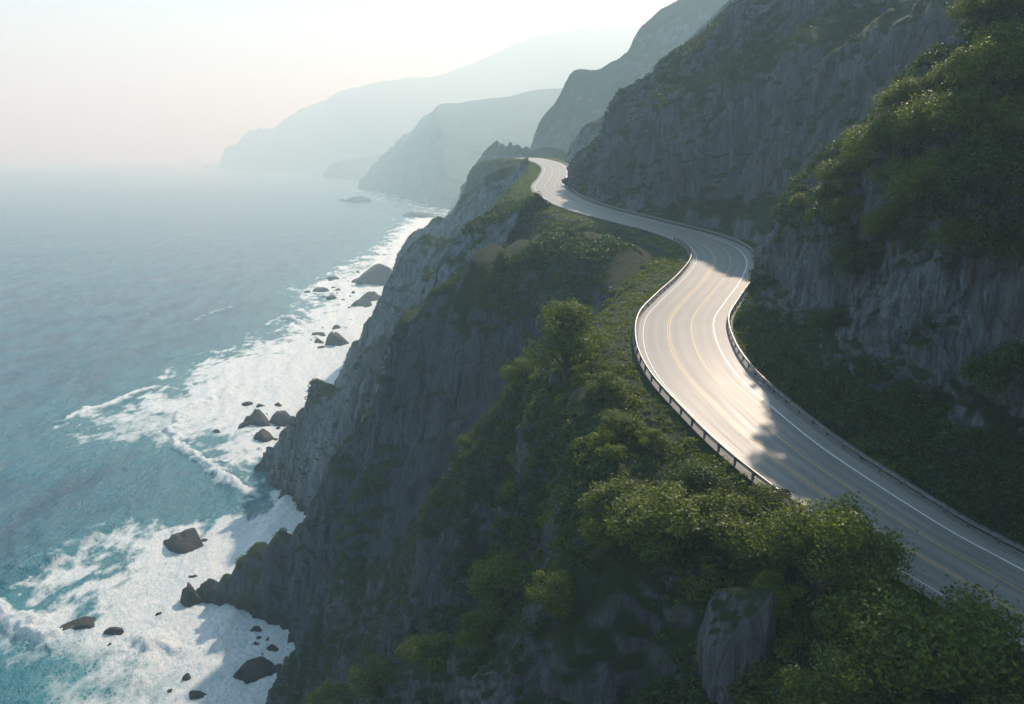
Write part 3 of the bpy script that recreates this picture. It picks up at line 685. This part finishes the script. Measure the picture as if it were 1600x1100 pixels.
def sample_surface(label, n, maskfn, rg):
    P_, N_ = SURF[label]; a = P_[:-1, :-1]; ar = np.linalg.norm(np.cross(P_[1:, :-1]-a, P_[:-1, 1:]-a), axis=-1)
    c = a; w = ar*maskfn(c, N_[:-1, :-1]); w = w.ravel(); w = w/w.sum()
    i = rg.choice(len(w), n, p=w); iu, iv = np.unravel_index(i, ar.shape)
    s_, t_ = rg.random(n)[:, None], rg.random(n)[:, None]
    q = P_[iu, iv]*(1-s_)*(1-t_)+P_[iu+1, iv]*s_*(1-t_)+P_[iu, iv+1]*(1-s_)*t_+P_[iu+1, iv+1]*s_*t_
    return q, N_[iu, iv]
def inview(c, marg=60):
    d = c-np.array([0, 0, CAMZ]); F_ = d[..., 1]*CP-d[..., 2]*SP; U_ = d[..., 1]*SP+d[..., 2]*CP
    u = 800+FPX*d[..., 0]/F_; v = 550-FPX*U_/F_
    return (F_ > 5)*(u > -marg)*(u < 1600+marg)*(v > -marg)*(v < 1100+marg)
def road_clear(c, m=1.4):
    """keeps plants off the carriageway"""
    i = np.clip(np.searchsorted(-RL[::4, 1], -c[..., 1]), 0, len(RL[::4])-1)
    best = np.full(c.shape[:-1], 1e9)
    for k_ in range(-24, 25, 2):
        j = np.clip(i+k_, 0, len(RL[::4])-1); q = RL[::4][j]; best = np.minimum(best, np.hypot(c[..., 0]-q[..., 0], c[..., 1]-q[..., 1]))
    return best > HW+m
def cover(label, surf, n, rad, per, lsize, mask, mat, name='ground_cover', cat='vegetation', seed=1, squash=.8, sink=.35):
    rg = np.random.default_rng(seed)
    q, nn = sample_surface(surf, n, mask, rg)
    ok = inview(q, 120) & road_clear(q, rad*.6+.9); q, nn = q[ok], nn[ok]
    r_ = rad*rg.uniform(.5, 1.3, len(q))
    V_, F_ = blob_leaves(q - nn*(r_*sink*.3)[:, None], r_, per, lsize, rg, squash)
    o = meshobj(name, V_, F_, mat, smooth=False); tag(o, label, cat, kind='stuff'); print(name, len(F_)); return o
def gmask(s_, thr, nz0, seed=0.0, zw=1.0):
    def f(c, n_):
        g_ = fbm(sc3(c, s_, s_, s_, seed), 4); return sstep(thr, thr+.25, g_ + zw*(n_[..., 2]-nz0))+1e-6
    return f
LAND = 'green coastal shelf and cliff carrying the winding road'
def shelfmask(c, n_): return (c[..., 2] > 82)*sstep(.3, .75, n_[..., 2])*np.interp(c[..., 1], [50, 90, 220, 400], [1, 1, .5, .2]) + 1e-6
cover('short green scrub carpeting the shelf on the seaward side of the road', LAND, 15000, .55, 26, .30, shelfmask, M_leaf, seed=3, squash=.6)
cover('scattered taller scrub on the shelf below the road', LAND, 900, 1.3, 170, .34, lambda c, n_: (c[..., 2] > 60)*(c[..., 1] < 150)*sstep(.2, .6, n_[..., 2])*sstep(.1, .4, fbm(sc3(c, 9), 3))+1e-7, M_leaf, seed=4)
cover('low windblown scrub on the shelf beyond the road bend', LAND, 5000, .9, 26, .55, lambda c, n_: (c[..., 2] > 95)*(c[..., 1] > 170)*sstep(.3, .7, n_[..., 2])+1e-7, M_leaf, seed=5, squash=.6)
S = list(SURF)
def find(w): return [s_ for s_ in S if w in s_][0]
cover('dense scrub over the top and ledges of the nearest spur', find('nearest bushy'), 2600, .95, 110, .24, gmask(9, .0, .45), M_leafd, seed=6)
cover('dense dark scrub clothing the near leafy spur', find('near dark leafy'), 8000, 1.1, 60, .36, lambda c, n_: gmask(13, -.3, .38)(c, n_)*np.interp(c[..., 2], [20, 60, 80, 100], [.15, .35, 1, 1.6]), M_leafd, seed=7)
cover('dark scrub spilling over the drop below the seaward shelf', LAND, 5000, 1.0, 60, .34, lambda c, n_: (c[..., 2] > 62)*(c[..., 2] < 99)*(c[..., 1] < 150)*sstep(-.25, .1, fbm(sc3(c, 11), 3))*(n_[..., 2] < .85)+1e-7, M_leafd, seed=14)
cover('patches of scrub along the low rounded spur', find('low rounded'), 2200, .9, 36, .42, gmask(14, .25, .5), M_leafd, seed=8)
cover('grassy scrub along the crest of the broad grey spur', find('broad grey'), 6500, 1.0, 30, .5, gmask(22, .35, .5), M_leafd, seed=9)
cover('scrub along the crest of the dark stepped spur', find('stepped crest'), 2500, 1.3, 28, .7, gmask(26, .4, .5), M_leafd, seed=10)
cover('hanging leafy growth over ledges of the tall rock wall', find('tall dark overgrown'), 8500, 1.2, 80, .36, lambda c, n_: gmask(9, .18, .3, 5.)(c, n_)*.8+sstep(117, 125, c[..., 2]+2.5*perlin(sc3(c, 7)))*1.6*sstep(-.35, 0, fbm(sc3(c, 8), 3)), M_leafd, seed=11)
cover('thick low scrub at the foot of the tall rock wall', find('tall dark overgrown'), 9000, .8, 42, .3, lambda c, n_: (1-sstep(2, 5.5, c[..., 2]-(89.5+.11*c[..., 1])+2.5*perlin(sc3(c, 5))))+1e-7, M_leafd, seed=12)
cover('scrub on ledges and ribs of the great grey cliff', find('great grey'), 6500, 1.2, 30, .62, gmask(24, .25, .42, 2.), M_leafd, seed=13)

# tree and shrub prototypes: trunk with limbs, crown of leaves
def tube(pts, rad, ns=7):
    pts = np.array(pts, float); rad = np.array(rad); t_ = np.gradient(pts, axis=0); t_ /= np.linalg.norm(t_, axis=1)[:, None]
    ref = np.array([.31, .95, .1]); a = np.cross(t_, ref); a /= np.linalg.norm(a, axis=1)[:, None]; b = np.cross(t_, a)
    an = np.linspace(0, 2*np.pi, ns+1)
    V_ = pts[:, None]+rad[:, None, None]*(a[:, None]*np.cos(an)[None, :, None]+b[:, None]*np.sin(an)[None, :, None])
    return V_.reshape(-1, 3), grid_faces(len(pts), ns+1)
PROTO = {}
def proto(kind, seed, nblob, leaf, nleaf, mat, flat=.8):
    """unit tree: crown about 2 wide, 2*flat tall, standing on z=0"""
    rg = np.random.default_rng(seed)
    d = rg.normal(size=(nblob, 3)); d[:, 2] = np.abs(d[:, 2])*1.0-.25; d /= np.linalg.norm(d, axis=1)[:, None]
    cc = d*rg.uniform(.35, .78, nblob)[:, None]*np.array([1, 1, flat]); cc[:, 2] += .75*flat+.25
    rad = rg.uniform(.20, .42, nblob)
    Vs, Fs, off = [], [], 0
    lean = rg.normal(size=2)*.08
    tp = np.array([[0, 0, -.5], [lean[0]*.3, lean[1]*.3, .1], [lean[0], lean[1], .45*flat+.15], [lean[0]*1.5, lean[1]*1.5, .9*flat+.2]])
    v_, f_ = tube(tp, [.085, .07, .05, .02]); Vs.append(v_); Fs.append(f_); off += len(v_)
    for c in cc[:14]:
        m = (tp[2]+c)*.5+rg.normal(size=3)*.05; s0 = tp[1]+(tp[2]-tp[1])*rg.uniform(.2, 1)
        v_, f_ = tube([s0, m, c], [.032, .02, .006], 5); Vs.append(v_); Fs.append(f_+off); off += len(v_)
    trunk = (np.vstack(Vs), np.vstack(Fs))
    w = rad**2; idx = rg.choice(nblob, nleaf, p=w/w.sum()); dd = rg.normal(size=(nleaf, 3)); dd /= np.linalg.norm(dd, axis=1)[:, None]
    lump = 1+.45*perlin(dd*2.5+idx[:, None]*5.3)+.25*perlin(dd*6+idx[:, None]*2.3)
    r_ = rad[idx]*lump*rg.uniform(.2, 1, nleaf)**.5
    # a few shoots poke out
    sp_ = rg.random(nleaf) < .05; r_ = np.where(sp_, r_*rg.uniform(1.0, 1.45, nleaf), r_)
    C_ = cc[idx]+dd*r_[:, None]*np.array([1, 1, .85])
    nrm = dd*.6+np.array([0, 0, .5])
    v_, f_ = leaves(C_, nrm, np.full(nleaf, leaf), rg, .6)
    t_o = meshobj('trunk', *trunk, M_bark, link=False); c_o = meshobj('crown', v_, f_, mat, smooth=False, link=False)
    PROTO[kind] = (t_o.data, c_o.data)
proto('big_a', 101, 26, .046, 17000, M_leaf, .85)
proto('big_b', 102, 30, .046, 18000, M_leaf, .7)
proto('big_c', 103, 22, .050, 15000, M_leaf, .95)
proto('mid_a', 104, 18, .065, 8000, M_leaf, .75)
proto('mid_b', 105, 16, .065, 7500, M_leaf, .9)
proto('dark_a', 106, 20, .06, 9000, M_leafd, .8)
proto('small', 107, 10, .11, 2200, M_leaf, .75)

bpy.context.view_layer.update()
dg = bpy.context.evaluated_depsgraph_get()
def hit(u, v):
    d = Vector(ray(u, v)).normalized(); org = Vector((0, 0, CAMZ))
    for _ in range(12):
        ok, loc, nr, _i, ob, _m = sc.ray_cast(dg, org, d)
        if not ok: return None
        if ob.get('kind') == 'structure' and ob.name.split('.')[0] in ('cliff', 'terrain', 'hill'): return loc
        org = loc + d*.05
    return None
def tree(name, u, v, w, kind, label, group, ztall=1.0, cat='tree', sink=.12):
    """(u,v) middle of the crown's foot in the picture; w crown width there"""
    loc = hit(u, v)
    if loc is None: print('MISS', label); return
    d = (loc-Vector((0, 0, CAMZ))).length; r_ = w*d/FPX*.5
    e = empty(name, (loc.x, loc.y, loc.z - r_*sink*2)); tag(e, label, cat, group)
    s_ = random.uniform(0, 6.28); e.rotation_euler = (0, 0, s_); e.scale = (r_*1.05, r_*1.05, r_*ztall*1.05)
    for nm, me in zip(('trunk', 'crown'), PROTO[kind]):
        o = bpy.data.objects.new(nm, me); COL.objects.link(o); o.parent = e
    print('%-60s Y=%.0f z=%.0f r=%.1f' % (label, loc.y, loc.z, r_))
TR = [
 ('tree', 1290, 940, 215, 'big_a', 'large round tree overlapping the seaward road edge where the guardrail ends', 'trees below the road', 1.0),
 ('tree', 1430, 1085, 270, 'big_b', 'widest leafy tree in the bottom corner beside the road', 'trees below the road', 1.0),
 ('tree', 1300, 1150, 170, 'big_c', 'bright tree at the bottom edge beside the grey outcrop', 'trees below the road', .9),
 ('tree', 1570, 1130, 190, 'big_a', 'tree in the extreme bottom corner against the road', 'trees below the road', .8),
 ('tree', 1370, 1190, 220, 'big_b', 'tree cut by the bottom edge below the widest leafy tree', 'trees below the road', .8),
 ('shrub', 1215, 960, 95, 'mid_a', 'small shrub in front of the large round tree', 'shrubs below the road', 1.0),
 ('shrub', 1092, 795, 115, 'dark_a', 'dark round shrub on the open slope beside the guardrail', 'shrubs below the road', .9),
 ('shrub', 990, 815, 150, 'mid_a', 'wide shrub on the crest of the nearest spur left of the dark round shrub', 'shrubs below the road', .7),
 ('shrub', 1045, 862, 170, 'mid_b', 'broad shrub hanging over the dark hollow below the dark round shrub', 'shrubs below the road', .8),
 ('shrub', 1140, 862, 170, 'mid_a', 'broad shrub between the dark round shrub and the large round tree', 'shrubs below the road', .8),
 ('shrub', 955, 850, 90, 'mid_b', 'shrub at the outer end of the thick crest growth', 'shrubs below the road', .8),
 ('shrub', 1195, 825, 110, 'mid_b', 'shrub just below the last guardrail posts', 'shrubs below the road', .8),
 ('shrub', 1160, 962, 48, 'small', 'tiny sunlit shrub growing on the grey outcrop', 'shrubs below the road', 1.0),
 ('tree', 885, 590, 140, 'big_c', 'tall dense tree crowning the near leafy spur', 'trees on the near leafy spur', 1.05),
 ('shrub', 815, 605, 60, 'mid_b', 'shrub on the ridge line just below the tall dense tree', 'shrubs on the near leafy spur', 1.0),
 ('shrub', 735, 705, 46, 'mid_a', 'lone shrub standing up halfway down the ridge line', 'shrubs on the near leafy spur', 1.0),
 ('shrub', 708, 728, 34, 'mid_b', 'small shrub just below the lone ridge shrub', 'shrubs on the near leafy spur', 1.0),
 ('shrub', 940, 620, 80, 'mid_a', 'shrub on the slope right of the tall dense tree', 'shrubs on the near leafy spur', .8),
 ('shrub', 965, 690, 80, 'mid_b', 'shrub halfway down the slope towards the guardrail bend', 'shrubs on the near leafy spur', .8),
 ('shrub', 960, 725, 60, 'small', 'small pale shrub alone in the dark slope', 'shrubs on the near leafy spur', .9),
 ('shrub', 1015, 700, 60, 'mid_a', 'shrub close to the guardrail at the outside of the bend', 'shrubs on the near leafy spur', .8),
 ('shrub', 790, 945, 105, 'mid_b', 'bushy shrub at the gap on the nearest spur crest', 'shrubs along the nearest spur', 1.0),
 ('shrub', 862, 950, 95, 'mid_a', 'twin of the bushy shrub, nearer the grey outcrop', 'shrubs along the nearest spur', .9),
 ('shrub', 745, 1010, 80, 'mid_b', 'shrub stepping down the nearest spur below the bushy pair', 'shrubs along the nearest spur', .9),
 ('shrub', 675, 1040, 100, 'mid_a', 'long low shrub halfway down the nearest spur', 'shrubs along the nearest spur', .7),
 ('shrub', 590, 1085, 75, 'mid_b', 'shrub low on the nearest spur near the bottom edge', 'shrubs along the nearest spur', 1.0),
 ('shrub', 515, 1115, 80, 'mid_a', 'lowest shrub of the spur cut by the bottom edge', 'shrubs along the nearest spur', .8),
 ('tree', 1390, 265, 130, 'big_a', 'leafy tree with pale top on the shoulder of the rock wall', 'trees on the tall rock wall', .9),
 ('tree', 1500, 235, 170, 'big_b', 'large sunlit tree high on the rock wall', 'trees on the tall rock wall', .9),
 ('tree', 1455, 340, 150, 'big_c', 'dark tree hanging below the large sunlit tree', 'trees on the tall rock wall', .8),
 ('tree', 1575, 150, 150, 'big_a', 'tree on the wall at the right edge above the sunlit one', 'trees on the tall rock wall', .9),
 ('tree', 1530, 55, 95, 'big_c', 'feathery tree at the top of the rock wall against the grey cliff', 'trees on the tall rock wall', .9),
 ('tree', 1560, 330, 170, 'dark_a', 'dark tree mass at the right edge below the sunlit tree', 'trees on the tall rock wall', .9),
 ('shrub', 1325, 300, 85, 'mid_b', 'shrub on the wall crest between the pale topped tree and the rock rib', 'shrubs on the tall rock wall', .9),
 ('shrub', 1265, 330, 60, 'mid_a', 'shrub low on the wall crest above the bare rock rib', 'shrubs on the tall rock wall', .8),
 ('shrub', 1218, 385, 26, 'small', 'tuft clinging to the bare tip of the rock wall', 'shrubs on the tall rock wall', 1.0),
 ('shrub', 1340, 440, 120, 'dark_a', 'dark shrub hanging in the middle of the rock wall', 'shrubs on the tall rock wall', .9),
 ('shrub', 1570, 620, 120, 'dark_a', 'dark shrub at the right edge above the wall foot', 'shrubs on the tall rock wall', .9),
 ('shrub', 1300, 520, 60, 'dark_a', 'small dark shrub on a ledge left of the bare slab', 'shrubs on the tall rock wall', .9),
 ('shrub', 960, 462, 22, 'small', 'small bare bush at the corner of the green shelf', 'shrubs on the shelf', .9),
]
for a_ in TR: tree(*a_[:7], ztall=a_[7], cat=a_[0])
for i, (u, v, w_) in enumerate([(1425, 190, 110), (1455, 230, 100), (1545, 290, 130), (1600, 240, 130), (1500, 150, 90), (1540, 120, 100), (1600, 90, 110), (1350, 250, 80), (1420, 300, 100), (1490, 300, 110), (1300, 320, 70), (1330, 360, 80), (1400, 380, 110), (1520, 400, 120), (1590, 420, 120), (1580, 35, 90)]):
    tree('tree', u, v, w_, ('big_a', 'big_b', 'dark_a', 'big_c')[i % 4], 'leafy tree in the unbroken thicket on the upper rock wall', 'thicket on the upper rock wall', .8, 'tree')
def outcrop(u, v, w, h, label, seed):
    loc = hit(u, v); d = (loc-Vector((0, 0, CAMZ))).length; wm, hm = w*d/FPX, h*d/FPX
    V, F = ICO5; a = V*(1+.3*fbm(V*1.1+seed, 3))[:, None]; r2 = np.random.default_rng(int(seed))
    for _ in range(22):
        nn = r2.normal(size=3); nn[2] *= .5; nn /= np.linalg.norm(nn); c = r2.uniform(.6, .95); dd = a@nn-c
        a = np.where((dd > 0)[:, None], a-nn*(dd*.85)[:, None], a)
    a *= np.array([wm*.5, wm*.5, hm*.5]); zn = np.clip(a[:, 2]/(hm*.5), -1, 1); a[:, :2] *= (1-.42*np.clip(zn, 0, 1)**1.3)[:, None]; a[:, 0] += .22*a[:, 2]
    a += (a/np.linalg.norm(a, axis=1)[:, None])*(.35*fbm(np.stack([a[:, 0]/.9, a[:, 1]/.9, a[:, 2]/5], -1), 4, .55, True))[:, None]
    o = meshobj('rock_outcrop', a, F, M_outc); o.location = loc; tag(o, label, 'rock', 'rock outcrops on the near slope')
M_outc = cliff_material('outcrop_rock', .5, .05, (.05, .06, .07), (.25, .28, .31))
outcrop(1150, 1000, 135, 215, 'tall grey furrowed outcrop between the bottom trees and the dark hollow', 41)
outcrop(800, 1075, 150, 130, 'grey outcrop low on the nearest spur near the bottom edge', 47)
# ------------------------------------------------------------------ air, sky and sun
SUN_AZ, SUN_EL = 25.5, 37.5          # azimuth clockwise from +Y
HT = 1320.0
hv = [(x, y, z) for x in (-120000, 120000) for y in (-3000, 112000) for z in (-14, HT)]
hz = meshobj('haze', hv, [(0, 1, 3, 2), (4, 6, 7, 5), (0, 4, 5, 1), (2, 3, 7, 6), (0, 2, 6, 4), (1, 5, 7, 3)], None, smooth=False)
m, nt = newmat('sea_air'); n = N(nt)
HAZE_D = 4.0e-4
vp = n('ShaderNodeVolumePrincipled', {'Color': (.56, .85, 1.0, 1), 'Absorption Color': (1, 1, 1, 1), 'Density': HAZE_D, 'Anisotropy': .25})
oo = n('ShaderNodeOutputMaterial'); nt.links.new(vp.outputs[0], oo.inputs['Volume']); hz.data.materials.append(m)
tag(hz, 'pale blue sea haze between the cliffs', 'haze', kind='stuff')

w = bpy.data.worlds.new('World'); sc.world = w; w.use_nodes = True; nt = w.node_tree; nt.nodes.clear(); n = N(nt)
sky = n('ShaderNodeTexSky', sky_type='NISHITA', sun_disc=False, sun_elevation=R(SUN_EL), sun_rotation=R(SUN_AZ), air_density=1.0, dust_density=.4, ozone_density=2.5, altitude=100)
tc = n('ShaderNodeTexCoord'); mp = n('ShaderNodeMapping', {'Vector': (tc, 'Generated'), 'Scale': (1.6, 1.6, 9)})
cl = noise(n, mp, 2.2, 5, .6, .5)
cm = mixc(n, mapr(n, cl, .52, .72, 0, .6), sky, (7.5, 7.2, 6.6))
cm = mixc(n, 1.0, cm, (.74, 1.0, 1.22), 'MULTIPLY')
bg = n('ShaderNodeBackground', {'Color': cm, 'Strength': .09}); wo = n('ShaderNodeOutputWorld'); nt.links.new(bg.outputs[0], wo.inputs[0])
sd = bpy.data.lights.new('sun', 'SUN'); sd.energy = 5.0; sd.angle = R(1.0); sd.color = (.98, 1, .88)
so = bpy.data.objects.new('sun', sd); COL.objects.link(so)
dv = Vector((math.sin(R(SUN_AZ))*math.cos(R(SUN_EL)), math.cos(R(SUN_AZ))*math.cos(R(SUN_EL)), math.sin(R(SUN_EL))))
so.rotation_euler = dv.to_track_quat('Z', 'Y').to_euler()

sc.view_settings.view_transform = 'Standard'; sc.view_settings.look = 'None'
sc.view_settings.exposure = 0.68; sc.view_settings.gamma = 1
c = sc.cycles if hasattr(sc, 'cycles') else None
sc.render.engine = 'CYCLES'
sc.cycles.max_bounces = 5; sc.cycles.diffuse_bounces = 2; sc.cycles.glossy_bounces = 2; sc.cycles.transmission_bounces = 2
sc.cycles.volume_bounces = 1; sc.cycles.use_denoising = True; sc.cycles.sample_clamp_indirect = 6
